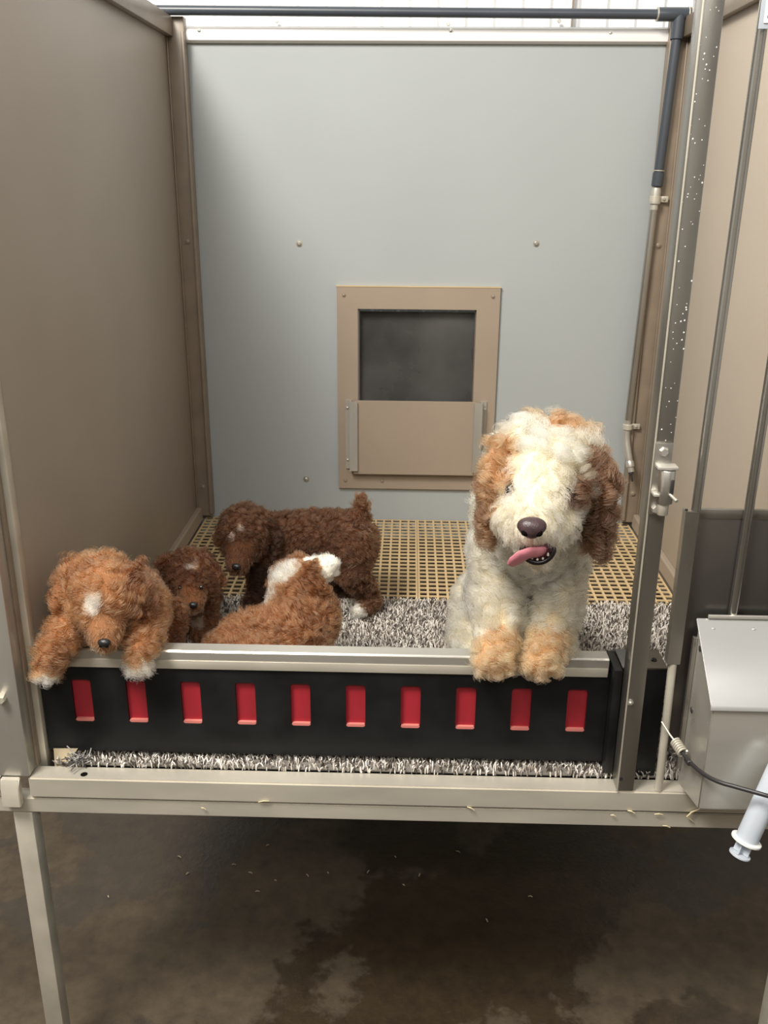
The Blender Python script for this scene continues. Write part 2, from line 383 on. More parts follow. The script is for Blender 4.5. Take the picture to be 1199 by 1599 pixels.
# ------------------------------------------------------------------ pet door
pd = thing('pet_door', 'greige pet door with smoked flap and sliding lower panel on back wall', 'pet door', (.6, D, .09))
X0, X1, Z0, Z1 = .397, .810, .091, .628
bm = bmesh.new(); yb, yf = D-.001, D-.010
for lo, hi in (((X0, yf, Z0), (.45, yb, Z1)), ((.752, yf, Z0), (X1, yb, Z1)), ((.45, yf, .572), (.752, yb, Z1)), ((.45, yf, Z0), (.752, yb, .15))):
    add_box(bm, lo, hi)
from_bm('frame', bm, 'door', pd, False)
prism('frame_lip', [(X0-.002, Z1-.001), (X1+.002, Z1-.001), (X1+.002, Z1+.001), (X0-.002, Z1+.001)], 'y', D-.011, D-.001, 'tan', pd)['label'] = 'thin pale top edge'  # thin tan strip along the top of the frame
box('tunnel_side', (.452, D+.001, .152), (.4535, D+.028, .571), 'frame', pd, 0); box('tunnel_side', (.7505, D+.001, .152), (.7515, D+.028, .571), 'frame', pd, 0)
# flap: slightly curled sheet hanging in the opening
bm = bmesh.new(); g = []
for i in range(13):
    for j in range(13):
        x = .4545+.2945*i/12; z = .157+.405*j/12
        g.append(bm.verts.new((x, D+.020-.004*math.sin(i/12*3.1)*math.sin(j/12*2.6)-.003*math.sin(i*.9+j*.4)*.4, z)))
for i in range(12):
    for j in range(12): bm.faces.new((g[i*13+j], g[(i+1)*13+j], g[(i+1)*13+j+1], g[i*13+j+1]))
bmesh.ops.solidify(bm, geom=list(bm.faces), thickness=.003)
from_bm('flap', bm, 'flap', pd)
sp = prism('slide_panel', [(.438, .137), (.767, .137), (.767, .332), (.755, .338), (.448, .338), (.438, .332)], 'y', D-.030, D-.022, 'door', pd, .0015)
for sx, xa in ((1, .431), (-1, .774)):
    ch = prism('guide_channel', [(xa-.014*sx, D-.0105), (xa+.002*sx, D-.0105), (xa+.002*sx, D-.034), (xa+.019*sx, D-.034), (xa+.019*sx, D-.0375), (xa-.002*sx, D-.0375), (xa-.002*sx, D-.014), (xa-.014*sx, D-.014)], 'z', .148, .336, 'upright', pd)
    for z in (.315, .172): screw('screw', (xa-.009*sx, D-.014, z), (0, -1, 0), .0025, 'steel', ch, .002)
for x, z in ((X0+.018, Z1-.022), (X1-.018, Z1-.022), (X0+.018, Z0+.022), (X1-.018, Z0+.022), (X0+.118, Z0+.022)):
    screw('screw', (x, yf, z), (0, -1, 0), .0035, 'frame', pd, .003)

# ------------------------------------------------------------------ water line
wl = thing('water_line', 'dark grey plastic water pipe with steel dog drinker in right corner', 'water pipe', (1.165, 1.15, .14))
py = 1.152
tube('plastic_pipe', [(-.01, py, 1.242), (1.13, py, 1.236)], .0105, 'pvc', wl, 16)
lathe('pipe_end', (-.0105, py, 1.242), (1, 0, 0), [(-.004, .0115), (.003, .0115)], 'frame', wl)
lathe('tee_fitting', (1.128, py, 1.236), (1, 0, 0), [(0, .014), (.002, .0145), (.075, .0145), (.077, .013)], 'pvc', wl)
lathe('collar', (1.131, py, 1.236), (1, 0, 0), [(-.004, .0148), (-.001, .0148)], 'galv', wl)
lathe('collar', (1.196, py, 1.236), (1, 0, 0), [(0, .0152), (.003, .0152), (.0035, .014), (.006, .014), (.0065, .0152), (.012, .0152)], 'galv', wl)
tube('tee_branch', [(1.178, py, 1.236), (1.177, py, 1.186)], [.0145, .0145], 'pvc', wl, 16)
pA = np.array((1.1775, py, 1.19)); pB = np.array((1.166, py, .87))
tube('plastic_pipe', [pA, pB], .0112, 'pvc', wl, 16)
lathe('collar', pB+(pA-pB)*.11, pA-pB, [(0, .0128), (.002, .0128)], 'galv', wl)
lathe('pipe_coupling', pB+(pA-pB)*.1, pB-pA, [(0, .0135), (.03, .0135), (.031, .011)], 'pvc', wl)
lathe('steel_union', (1.1655, py, .868), (-.025, 0, -1), [(0, .0105), (.008, .0118), (.03, .0118), (.031, .0135), (.036, .0135), (.037, .0095), (.05, .0095)], 'upright', wl)
q0 = np.array((1.1645, py, .83)); q1 = np.array((1.152, py, .30))
tube('steel_pipe', [q0, q1], .0088, 'steelv', wl, 16)
def clamp(c):
    lathe('clamp', c, (0, 0, 1), [(-.007, .0115), (-.006, .013), (.006, .013), (.007, .0115)], 'galv', wl)
    box('clamp_tab', (c[0]+.011, c[1]+.002, c[2]-.007), (c[0]+.032, c[1]+.006, c[2]+.007), 'galv', wl, .001)
    screw('screw', (c[0]+.022, c[1]+.002, c[2]), (0, -1, 0), .003, 'steel', wl)
clamp(q0+np.array((0, 0, .012))); clamp(np.array((1.153, py, .282)))
tube('drinker_bend', [(1.152, py, .30), (1.1515, py, .262), (1.154, py-.006, .235), (1.162, py-.016, .195)], [.0088, .009, .0095, .009], 'steel', wl, 16)
lathe('drinker_valve', (1.162, py-.016, .195), (.20, -.25, -.9), [(0, .009), (.004, .011), (.016, .011), (.018, .008), (.03, .008)], 'steel', wl)
lathe('drinker_pin', (1.1655, py-.021, .172), (.2, -.25, -.9), [(0, .0065), (.012, .0065), (.0125, .003), (.03, .003), (.032, .0015)], 'cable', wl)

# ------------------------------------------------------------------ puppy guard
gd = thing('puppy_guard', 'low black slide-in puppy guard with ten red slots and metal cap', 'puppy guard', (.46, .06, .0))
GX0, GX1, GY = .016, .897, .050
cu = bpy.data.curves.new('guard_outline', 'CURVE'); cu.dimensions = '2D'; cu.fill_mode = 'BOTH'; cu.extrude = .004
def poly(pts):
    s = cu.splines.new('POLY'); s.points.add(len(pts)-1); s.use_cyclic_u = True
    for p, q in zip(s.points, pts): p.co = (q[0], q[1], 0, 1)
def rrect(x0, z0, x1, z1, r, k=5):
    out = []
    for cx, cz, a0 in ((x1-r, z1-r, 0), (x0+r, z1-r, 90), (x0+r, z0+r, 180), (x1-r, z0+r, 270)):
        for i in range(k+1): a = math.radians(a0+90*i/k); out.append((cx+r*math.cos(a), cz+r*math.sin(a)))
    return out
poly([(GX0, .019), (GX1, .019), (GX1, .176), (GX0, .176)])
SLOTS = [.0785+.0858*i for i in range(10)]
for cx in SLOTS: poly(rrect(cx-.0155, .072, cx+.0155, .1475, .005))
co = bpy.data.objects.new('guard_outline', cu); COL.objects.link(co)
dg = bpy.context.evaluated_depsgraph_get()
me = bpy.data.meshes.new_from_object(co.evaluated_get(dg)); bpy.data.objects.remove(co)
me.transform(Matrix.Translation((0, GY+.004, 0)) @ Matrix.Rotation(math.pi/2, 4, 'X')); me.name = 'front_board'
link('front_board', me, 'black', gd)
box('rear_board', (GX0, GY+.0125, .019), (GX1, GY+.020, .176), 'black', gd, .001)
for cx in SLOTS:
    ins = prism('red_insert', rrect(cx-.017, .070, cx+.017, .149, .005), 'y', GY+.0062, GY+.0122, 'red', gd)
    prism('insert_ledge', rrect(cx-.0148, .0722, cx+.0148, .0768, .002), 'y', GY+.0012, GY+.0062, 'pink', ins)
prism('cap_rail', [(.0735, .166), (.0735, .2025), (.0495, .2025), (.0475, .2005), (.0475, .1765), (.0705, .1765), (.0705, .166)], 'x', .0145, .893, 'steel', gd, .0005)
box('cap_lip', (.0145, .0462, .172), (.892, .0474, .1865), 'galv', gd, .0004)
box('end_guide', (.8975, .028, .012), (.910, .092, .194), 'black', gd, .001)
ep = box('end_block', (.939, .0355, .0045), (.978, .094, .192), 'black', gd, .001)
box('block_cap', (.9105, .035, .1925), (.978, .094, .196), 'plate', gd, .0006)
box('bridge', (.9105, .040, .0045), (.9385, .094, .192), 'black', gd, 0)
screw('screw', at(1021, 1033, .06)*np.array([1, 1, 0])+np.array([0, 0, .196]), (0, 0, 1), .003, 'cable', gd)

# ------------------------------------------------------------------ gate latch
lt = thing('gate_latch', 'silver barrel bolt latch on the right gate post', 'latch', (.925, -.002, .457))
box('back_plate', (.9125, -.0045, .455), (.9365, -.0018, .556), 'steelv', lt, .0006)
lx = .929
box('lug', (.914, -.024, .524), (.941, -.0047, .5285), 'upright', lt, .001)
box('lug', (.9125, -.022, .486), (.927, -.0047, .490), 'upright', lt, .001)
lathe('barrel', (lx, -.0165, .4765), (0, 0, 1), [(0, .0102), (.001, .0106), (.046, .0106), (.0465, .0102)], 'steelv', lt)
box('slot', (lx+.0035, -.0285, .488), (lx+.0075, -.0262, .512), 'cable', lt, .0006)
lathe('bolt_rod', (lx-.001, -.0165, .4595), (0, 0, 1), [(0, .0068), (.001, .0076), (.0165, .0076)], 'galvleg', lt)
tube('bolt_handle', [(lx+.004, -.026, .491), (lx+.0095, -.040, .4865)], .0024, 'steel', lt, 10)
for z in (.545, .464): hexbolt('bolt', (.924 if z > .5 else .9215, -.0045, z), (0, -1, 0), .0062, 'steel', lt, .007)

# ------------------------------------------------------------------ barred section on the right with feeder
gt = thing('barred_panel', 'fixed stainless panel of upright bars to the right of the gate post', 'gate panel', (1.08, .01, 0))
for x in (.982, 1.053, 1.124, 1.195):
    tube('bar', [(x-.002, .006, .300 if x > 1 else .459), (x+.006, .006, 1.45)], .0066, 'steelv', gt, 14)
tube('bar', [(.9775, .0065, .001), (.975, .0065, .222)], .0062, 'galvleg', gt, 14)
prism('channel', [(.965, .0), (.984, .0), (.984, .0035), (.968, .0035), (.968, .016), (.965, .016)], 'z', .2215, .4585, 'steelv', gt, .0006)
box('kick_plate', (.9845, .0135, .075), (1.202, .0155, .444), 'plate', gt, .0004)
box('plate_rim', (.9845, .012, .444), (1.202, .0175, .458), 'post', gt, .0008)
lathe('rim_bolt', (.9665, .004, .4585), (0, 0, 1), [(0, .002), (.002, .002)], 'cable', gt, 10)

fd = thing('feeder', 'stainless steel feeder box with sloping lid hung on the barred panel', 'feeder', (1.1, -.05, .02))
FX0, FX1 = 1.002, 1.20
prism('body', [(-.001, .02), (-.001, .290), (-.097, .212), (-.100, .205), (-.100, .046)], 'x', FX0, FX1, 'steel', fd, .002)
prism('lid', [(-.0005, .2935), (.0, .2975), (-.1015, .2165), (-.1035, .209), (-.1010, .209), (-.100, .2135)], 'x', FX0-.0035, FX1+.004, 'lid', fd, .0005)
box('lid_hinge', (FX0+.012, -.004, .2985), (FX1, .0005, .3035), 'steel', fd, .001)
box('mounting_flange', (FX0-.0065, -.0095, .05), (FX0-.0005, -.0015, .27), 'steelv', fd, .0006)
for z in (.26, .16): screw('screw', (FX0, -.022, z), (-1, 0, 0), .003, 'cable', fd, .002)
for x in (FX0+.018, FX0+.075): screw('screw', (x, -.012, .2878), (0, -.62, .78), .0014, 'lid', fd, .001)

sg = thing('card_sign', 'white printed card in clear sleeve on the rightmost bar', 'sign', tuple(at(1200, 44, -.004)))
p = at(1184, 45, -.006)
box('sleeve', (p[0], -.0055, p[2]), (p[0]+.12, -.0035, p[2]+.16), 'syr', sg, .0006)
box('card', (p[0]+.005, -.0065, p[2]+.006), (p[0]+.115, -.0057, p[2]+.154), 'sign', sg, 0)
bm = bmesh.new(); rr = random.Random(3)
for i in range(22):
    z = p[2]+.011+i*.0064; x = p[0]+.008
    while x < p[0]+.11:
        wd = rr.uniform(.002, .006); add_box(bm, (x, -.0068, z), (min(x+wd, p[0]+.112), -.00655, z+.0026)); x += wd+.0018
tag(from_bm('print', bm, 'ink', sg, False), 'rows of tiny grey print', kind='stuff')

# ------------------------------------------------------------------ cable with spring, syringe
cb = thing('cable', 'thin black cable with spring clip slung across the feeder front', 'cable', tuple(at(1040, 1140, -.012)))
k0 = at(1033, 1127, -.008); k1 = at(1054, 1158, -.03); k2 = at(1066, 1176, -.05); k3 = at(1090, 1212, -.118); k4 = at(1199, 1243, -.17); k5 = at(1330, 1275, -.22)
tube('hook_wire', [k0, (k0+k1)/2+np.array([.001, -.004, -.002]), k1, k2], .0014, 'galvleg', cb, 8)
sp = []; ax = k2-k1; ax_n = ax/np.linalg.norm(ax); uu = np.cross(ax_n, [0, 1, 0]); uu /= np.linalg.norm(uu); vv = np.cross(ax_n, uu)
for i in range(81):
    t = i/80; sp.append(k1+ax*t*1.05+(uu*math.cos(t*2*math.pi*6)+vv*math.sin(t*2*math.pi*6))*.0068)
tube('spring', sp, .0016, 'galvleg', cb, 8)
pts = [k2-ax*.3]
for t in np.linspace(0, 1, 9):
    pts.append((1-t)**2*k2+2*t*(1-t)*(k3*1.0+(k3-k2)*.12)+t*t*((k3+k4)/2))
for t in (.35, .7, 1): pts.append(((k3+k4)/2)*(1-t)+k4*t)
k5 = k4+np.array([.07, .03, -.006]); pts += [k5, np.array([1.212, -.105, k4[2]-.004]), np.array([1.213, -.03, k4[2]])]
tube('cord', pts, .0031, 'cable', cb, 10)
lathe('ferrule', k2+(k3-k2)*.25, k3-k2, [(0, .003), (.001, .0042), (.014, .0042), (.015, .003)], 'cable', cb)

s0 = at(1155, 1334, -.15); s1 = at(1169, 1309, -.15); axd = s1-s0; axd = axd/np.linalg.norm(axd)+np.array([0, .12, 0]); axd /= np.linalg.norm(axd)
sy = thing('syringe', 'large clear plastic syringe hanging plunger down at lower right', 'syringe', tuple(s0))
lathe('thumb_rest', s0, axd, [(-.002, .013), (-.001, .0145), (.001, .0145), (.002, .013)], 'syr', sy, 24)
bm = bmesh.new(); side_v = np.cross(axd, [0, 1, 0]); side_v /= np.linalg.norm(side_v); oth = np.cross(axd, side_v)
for d in (side_v*.7+oth*.7, side_v*.7-oth*.7):
    e = np.cross(axd, d)
    vs = []
    for a in (s0+axd*.0025, s0+axd*.1):
        for b in (-1, 1):
            for c in (-1, 1): vs.append(bm.verts.new(a+d*.011*b+e*.0008*c))
    bmesh.ops.convex_hull(bm, input=vs)
from_bm('plunger', bm, 'syr', sy, False)
lathe('finger_flange', s0+axd*.021, axd, [(0, .019), (.001, .0205), (.0035, .0205), (.0045, .019), (.0048, .0155)], 'white', sy, 28)
lathe('barrel', s0+axd*.026, axd, [(0, .0152), (.11, .0152), (.115, .013), (.12, .004), (.135, .003)], 'syr', sy, 28)

# ------------------------------------------------------------------ small bits
p = at(84, 1190, .040); 
bm = bmesh.new(); vs = [(at(84, 1171, .047)), at(122, 1171, .047), at(104, 1198, .036), at(86, 1200, .036)]
f = bm.faces.new([bm.verts.new(v+np.array([0, 0, .003])) for v in vs]); bmesh.ops.solidify(bm, geom=[f], thickness=.003)
tag(from_bm('cardboard_scrap', bm, 'cream', None, False), 'cream scrap curled up at the left front corner of the mat', 'scrap')
tf = thing('yarn_tuft', 'frayed grey and white tuft of yarn beside the cream scrap', 'yarn', tuple(at(118, 1185, .036)))
cs = []
for i in range(60):
    b = np.array(at(RNG.uniform(112, 132), RNG.uniform(1184, 1199), .036)); b[2] = .002+RNG.uniform(0, .008)
    d = RNG.normal(size=3)*.009; d[2] = abs(d[2])+.004; d2 = RNG.normal(size=3)*.004
    t = np.linspace(0, 1, 5)[:, None]; cs.append(b+d*t+d2*np.sin(t*4))
o = strands('yarn_strands', np.array(cs), np.full((60, 5), .0009), np.array([[.6, .58, .55], [.2, .19, .18]])[RNG.choice(2, 60)], tf); tag(o, kind='stuff')
for (u, v) in ((318, 1262), (412, 1251), (957, 1273), (985, 1267), (1028, 1271), (1040, 1290), (735, 1262)):
    b = at(u, v, .0); z = -.0385 if v < 1280 else -.0665
    b = np.array([b[0], -.0012, b[2]]); a = random.uniform(-.5, .5); L = random.uniform(.004, .009)
    d = np.array([math.cos(a), -.02, math.sin(a)])*L
    o = tube('straw_bit', [b-d, b+np.array([0, -.001, .002]), b+d], [.0006, .0011, .0006], 'straw', None, 6)
    tag(o, 'pale straw bit caught on the front rails', 'straw', 'straw bits on the rails')
o = tube('wood_curl', [at(1082, 1283, -.001), at(1073, 1275, -.003), at(1080, 1268, -.003), at(1096, 1262, -.002)], [.0007, .0016, .0014, .0006], 'straw', None, 6)
tag(o, 'pale curled wood shaving on the rail below the feeder', 'shaving')
for (u, v) in ((280, 1338), (293, 1364), (365, 1350), (391, 1363), (430, 1375), (418, 1320), (480, 1367), (512, 1363), (575, 1361), (630, 1382), (402, 1392), (169, 1400), (617, 1338), (655, 1366), (760, 1437), (828, 1400), (715, 1330)):
    d = FW+RT*(u-599.5)/F_PX-UP*(v-799.5)/F_PX; b = CAM+d*((GZ+.0015-CAM[2])/d[2])
    a = random.uniform(0, 3.14); L = random.uniform(.003, .006)
    e = np.array([math.cos(a), math.sin(a), 0])*L
    o = tube('floor_chip', [b-e, b+np.array([0, 0, .002]), b+e], [.0009, .0014, .0008], 'chip', None, 6)
    tag(o, 'tiny pale wood chip lying on the dark concrete', 'wood chip', 'wood chips on the concrete')

# ------------------------------------------------------------------ dogs
ICO = bmesh.new(); bmesh.ops.create_icosphere(ICO, subdivisions=3, radius=1)
ICO_V = np.array([v.co[:] for v in ICO.verts]); ICO_F = [[v.index for v in f.verts] for f in ICO.faces]; ICO.free()
class Bone:
    def __init__(s, a, b, ra, rb, col, ln, amp=.004, turns=1.6, lift=.45, flat=None, flow=.6, dens=1.):
        s.a, s.b = np.array(a, float), np.array(b, float); s.ra, s.rb = ra, rb; s.col = np.array(col); s.ln = ln; s.amp = amp; s.turns = turns; s.lift = lift
        s.flat = flat; s.flow = flow; s.dens = dens
def body_mesh(bones, voxel, sm):
    V = []; Fc = []; off = 0
    for b in bones:
        L = np.linalg.norm(b.b-b.a); n = max(2, int(L/(.35*min(b.ra, b.rb)))+1)
        for t in np.linspace(0, 1, n):
            c = b.a*(1-t)+b.b*t; r = b.ra*(1-t)+b.rb*t; P = ICO_V*r
            if b.flat is not None:
                d, k = b.flat; d = np.array(d, float); d /= np.linalg.norm(d); P = P-np.outer(P@d, d)*(1-k)
            V.append(P+c); Fc += [[i+off for i in f] for f in ICO_F]; off += len(P)
    me = bpy.data.meshes.new('tmp'); me.from_pydata(np.concatenate(V).tolist(), [], Fc)
    o = bpy.data.objects.new('tmp', me); COL.objects.link(o)
    m = o.modifiers.new('r', 'REMESH'); m.mode = 'VOXEL'; m.voxel_size = voxel
    m2 = o.modifiers.new('s', 'SMOOTH'); m2.iterations = sm; m2.factor = .5
    dg = bpy.context.evaluated_depsgraph_get(); dg.update()
    out = bpy.data.meshes.new_from_object(o.evaluated_get(dg)); bpy.data.objects.remove(o); bpy.data.meshes.remove(me)
    return out
def field(P, bones):
    best = np.full(len(P), 1e9); idx = np.zeros(len(P), int)
    for i, b in enumerate(bones):
        d = b.b-b.a; t = np.clip(((P-b.a)@d)/max(d@d, 1e-9), 0, 1)
        q = b.a+t[:, None]*d; e = P-q
        if b.flat is not None:
            f, k = b.flat; f = np.array(f, float); f /= np.linalg.norm(f); e = e+np.outer(e@f, f)*(1/k-1)
        dist = np.linalg.norm(e, axis=1)-(b.ra*(1-t)+b.rb*t)
        m = dist < best; best[m] = dist[m]; idx[m] = i
    return idx
def paint(P, idx, bones, spots):
    c = np.array([b.col for b in bones])[idx]
    for ctr, rad, col in spots:
        d = np.linalg.norm(P-np.array(ctr), axis=1)/rad
        k = np.clip((1.15-d+RNG.normal(size=len(P))*.12)/.25, 0, 1)[:, None]
        c = c*(1-k)+np.array(col)*k
    return c
def smooth_noise(P, freq):
    out = np.zeros((len(P), 3))
    for k in range(6):
        W = RNG.normal(size=(3, 3))*freq*(.6+.3*k); out += np.sin(P@W+RNG.uniform(0, 6.28, 3))/(1+.35*k)
    return out/1.9
GUARD_LO, GUARD_HI = np.array([.0, .0450, .0]), np.array([.895, .0740, .2030])
def settle(bones):
    """keep every limb on top of the mat and outside the guard board"""
    for it in range(6):
        for b in bones:
            for t in (0, .25, .5, .75, 1):
                c = b.a*(1-t)+b.b*t; r = b.ra*(1-t)+b.rb*t+.0008
                q = np.clip(c, GUARD_LO, GUARD_HI); d = c-q; L = np.linalg.norm(d)
                if L < 1e-6: push = np.array([0, 0, GUARD_HI[2]-c[2]+r])
                elif L < r: push = d/L*(r-L)
                else: continue
                b.a = b.a+push*(1-t*.5); b.b = b.b+push*(.5+t*.5)
    for b in bones:
        b.a[2] = max(b.a[2], b.ra+.0085); b.b[2] = max(b.b[2], b.rb+.0085)
def build_dog(name, label, cat, bones, spots, bald, nclump, per, r0, furlabel, voxel=.005, sm=5, group=None, seed=1, grav=.8):
    global RNG
    RNG = np.random.default_rng(seed)
    settle(bones)
    zmin = min(min(b.a[2]-b.ra, b.b[2]-b.rb) for b in bones); c = np.mean([b.a for b in bones], 0)
    root = thing(name, label, cat, (c[0], c[1], zmin), group)
    me = body_mesh(bones, voxel, sm); me.name = 'body'
    nv = len(me.vertices); V = np.empty(nv*3); me.vertices.foreach_get('co', V); V = V.reshape(-1, 3)
    N = np.empty(nv*3); me.vertices.foreach_get('normal', N); N = N.reshape(-1, 3)
    cols = paint(V, field(V, bones), bones, spots)
    a = me.attributes.new('tint', 'FLOAT_COLOR', 'POINT'); a.data.foreach_set('color', np.concatenate([cols, np.ones((nv, 1))], 1).astype(np.float32).ravel())
    me.materials.clear(); smooth(me)
    link('body', me, 'skin', root)
    me.calc_loop_triangles(); nt = len(me.loop_triangles); T = np.empty(nt*3, dtype=np.int32); me.loop_triangles.foreach_get('vertices', T); T = T.reshape(-1, 3)
    A, B, Cc = V[T[:, 0]], V[T[:, 1]], V[T[:, 2]]
    ar = np.linalg.norm(np.cross(B-A, Cc-A), axis=1); ctr = (A+B+Cc)/3; nn = N[T].mean(1)
    view = CAM-ctr; view /= np.linalg.norm(view, axis=1, keepdims=True)
    wgt = ar*np.where((nn*view).sum(1) < -.35, .35, 1.)*np.array([b.dens for b in bones])[field(ctr, bones)]
    for bc, br in bald: wgt[np.linalg.norm(ctr-np.array(bc), axis=1) < br] = 0
    wgt /= wgt.sum()
    def sample(n):
        f = RNG.choice(nt, n, p=wgt); u, v = RNG.random(n), RNG.random(n); fl = u+v > 1; u[fl] = 1-u[fl]; v[fl] = 1-v[fl]; w_ = 1-u-v
        p = A[f]*w_[:, None]+B[f]*u[:, None]+Cc[f]*v[:, None]
        q = N[T[f, 0]]*w_[:, None]+N[T[f, 1]]*u[:, None]+N[T[f, 2]]*v[:, None]
        return p, q/(np.linalg.norm(q, axis=1, keepdims=True)+1e-9)
    # clumps
    cp, cn = sample(nclump); ci = field(cp, bones)
    g = lambda k: np.array([getattr(b, k) for b in bones])[ci]
    bd = np.array([(b.b-b.a)/(np.linalg.norm(b.b-b.a)+1e-9) for b in bones])[ci]
    fl = bd*g('flow')[:, None]+np.array([0, 0, -grav])+smooth_noise(cp, 38)*.9+RNG.normal(size=(nclump, 3))*.15
    t = fl-cn*(fl*cn).sum(1, keepdims=True); t /= np.linalg.norm(t, axis=1, keepdims=True)+1e-9
    bb = np.cross(cn, t); L = g('ln')*RNG.uniform(.75, 1.25, nclump); amp = g('amp')*RNG.uniform(1.1, 1.8, nclump); tn = 1.25*g('turns')*RNG.uniform(.85, 1.2, nclump)*RNG.choice([-1, 1], nclump)
    lift = g('lift')*RNG.uniform(.7, 1.3, nclump); ph = smooth_noise(cp, 55)[:, 0]*3+RNG.uniform(-.8, .8, nclump)
    m = 11; s = np.linspace(0, 1, m)
    S = s[None, :, None]
    env = np.clip(S*2.2, 0, 1)
    phi = ph[:, None, None]+2*np.pi*tn[:, None, None]*S
    ctrc = cn[:, None]*(L*lift)[:, None, None]*(S*1.5-S**2*.8)+t[:, None]*(L*(1-.35*lift))[:, None, None]*S*.85
    hel = amp[:, None, None]*env*(bb[:, None]*(np.cos(phi)-np.cos(ph)[:, None, None]*(1-env))+cn[:, None]*(np.sin(phi)*.8))
    curve = ctrc+hel   # relative to the clump root
    ccol = paint(cp, ci, bones, spots)*RNG.uniform(.62, 1.3, (nclump, 1))
    # strands
    ns = nclump*per; sp_, sn = sample(ns)
    kd = kdtree.KDTree(nclump)
    for i, p in enumerate(cp): kd.insert(p, i)
    kd.balance(); own = np.array([kd.find(p)[1] for p in sp_])
    off = sp_-cp[own]; far = np.clip(np.linalg.norm(off, axis=1)/.03, 0, 1)
    conv = .62*(1-far)
    Cv = cp[own][:, None]+off[:, None]*(1-conv[:, None, None]*S)+curve[own]*RNG.uniform(.85, 1.12, (ns, 1, 1))+RNG.normal(size=(ns, 1, 3))*.0022*S
    rad = r0*RNG.uniform(.75, 1.25, (ns, 1))*(1-.72*s[None, :]**1.6)
    Cv = Cv-sn[:, None]*.001*(1-S)
    o = hair('fur', Cv, rad, np.clip(ccol[own]*RNG.uniform(.9, 1.1, (ns, 1)), 0, .95), root)
    tag(o, furlabel, kind='stuff')
    return root
def nose_on(root, c, size, d, m, nostril=True):
    """d: direction the nose points"""
    d = Vector(d).normalized(); q = d.to_track_quat('-Y', 'Z')
    bm = bmesh.new(); bmesh.ops.create_uvsphere(bm, u_segments=24, v_segments=16, radius=1)
    for v in bm.verts:
        x, y, z = v.co; wd = 1+.16*z if z > 0 else 1+.38*z
        v.co.x = x*wd; v.co.y = y*(.8 if y > 0 else 1)
    bm.transform(Matrix.Translation(Vector(c)) @ q.to_matrix().to_4x4() @ Matrix.Diagonal((size*1.0, size*.75, size*.78, 1)))
    n = from_bm('nose', bm, m, root)
    for sx in (-1, 1):
        p = Vector(c)+q @ Vector((sx*size*.44, -size*.52, -size*.16))
        ball('nostril', p, (size*.30, size*.17, size*.27), 'nostril', n, q, 12)
def V3(u, v, y): return at(u, v, y)

# ---- cream adult, forepaws on the guard
CRM = (.69, .615, .455); APR = (.37, .195, .095); BRN = (.095, .048, .027); PAW = (.52, .315, .17)
adult = []
B = lambda a, b, ra, rb, col=CRM, ln=.03, **k: adult.append(Bone(V3(*a), V3(*b), ra, rb, col, ln, **k))
B((848, 724, .050), (850, 742, .022), .058, .060, ln=.027, amp=.0055, lift=.6)
B((820, 708, .045), (884, 708, .045), .040, .040, ln=.026, amp=.0055, lift=.55)
B((842, 750, .0), (834, 800, -.042), .050, .041, ln=.017, amp=.0016, turns=.7, lift=.45, flow=1.2)   # muzzle
B((834, 800, -.042), (832, 820, -.060), .038, .031, ln=.014, amp=.001, turns=.6, lift=.4)
B((800, 810, -.030), (816, 832, -.050), .026, .022, ln=.016, amp=.0015, turns=.6, lift=.5)        # cheeks
B((870, 812, -.030), (850, 834, -.050), .028, .022, ln=.016, amp=.0015, turns=.6, lift=.5)
B((846, 840, -.005), (841, 876, -.026), .026, .015, ln=.012, amp=.001, turns=.6, lift=.4)        # jaw
B((784, 708, .020), (770, 752, .014), .027, .033, APR, .028, amp=.004, flat=((1, -.2, 0), .5), lift=.3, flow=1)
B((770, 752, .014), (764, 820, .006), .033, .023, (.21, .108, .055), .030, amp=.0035, flat=((1, -.2, 0), .5), lift=.28, flow=1)
B((915, 716, .035), (935, 755, .030), .026, .032, (.16, .082, .045), .028, amp=.004, flat=((1, .25, 0), .55), lift=.32, flow=1)
B((935, 755, .030), (932, 838, .020), .032, .024, BRN, .032, amp=.004, flat=((1, .25, 0), .55), lift=.28, flow=1)
B((838, 790, .085), (830, 850, .145), .068, .074, ln=.034, amp=.005)                                # neck
B((830, 850, .145), (824, 900, .19), .074, .078, ln=.034, amp=.005)                                # chest
B((824, 890, .19), (805, 930, .36), .078, .078, ln=.032, amp=.005)                                # trunk
B((805, 930, .36), (795, 955, .44), .080, .070, ln=.032, amp=.005)
B((784, 800, .19), (778, 900, .18), .038, .032, ln=.032, amp=.005)                                # shoulder fluff
for sx, pts in ((-1, ((785, 868, .125), (781, 945, .080), (781, 1000, .052), (772, 1026, .030))), (1, ((868, 868, .125), (866, 945, .080), (858, 1002, .052), (846, 1030, .030)))):
    B(pts[0], pts[1], .038, .030, (.70, .60, .43), ln=.026, amp=.0055, lift=.5)
    B(pts[1], pts[2], .029, .025, (.70, .57, .38), .024, amp=.005, lift=.5)
    B(pts[2], pts[3], .025, .024, PAW, .020, amp=.004, lift=.5)
    for k in (-1, 0, 1): B(pts[3], (pts[3][0]+k*17, pts[3][1]+(12 if k else 16), .018), .018, .0125, PAW, .015, amp=.003, lift=.4)
for dx in (-1, 1):
    hx = .700+dx*.06
    hip = np.array(V3(797, 945, .43)); hip[0] += dx*.045; knee = hip+np.array([dx*.02, -.075, -.07]); hock = np.array([hip[0]+dx*.015, hip[1]+.02, .075]); foot = np.array([hock[0], hock[1]-.04, .034])
    for a, b, ra, rb in ((hip, knee, .062, .046), (knee, hock, .042, .026), (hock, foot, .025, .022), (foot, foot+np.array([0, -.03, -.006]), .022, .018)):
        adult.append(Bone(a, b, ra, rb, CRM, .026, amp=.005))
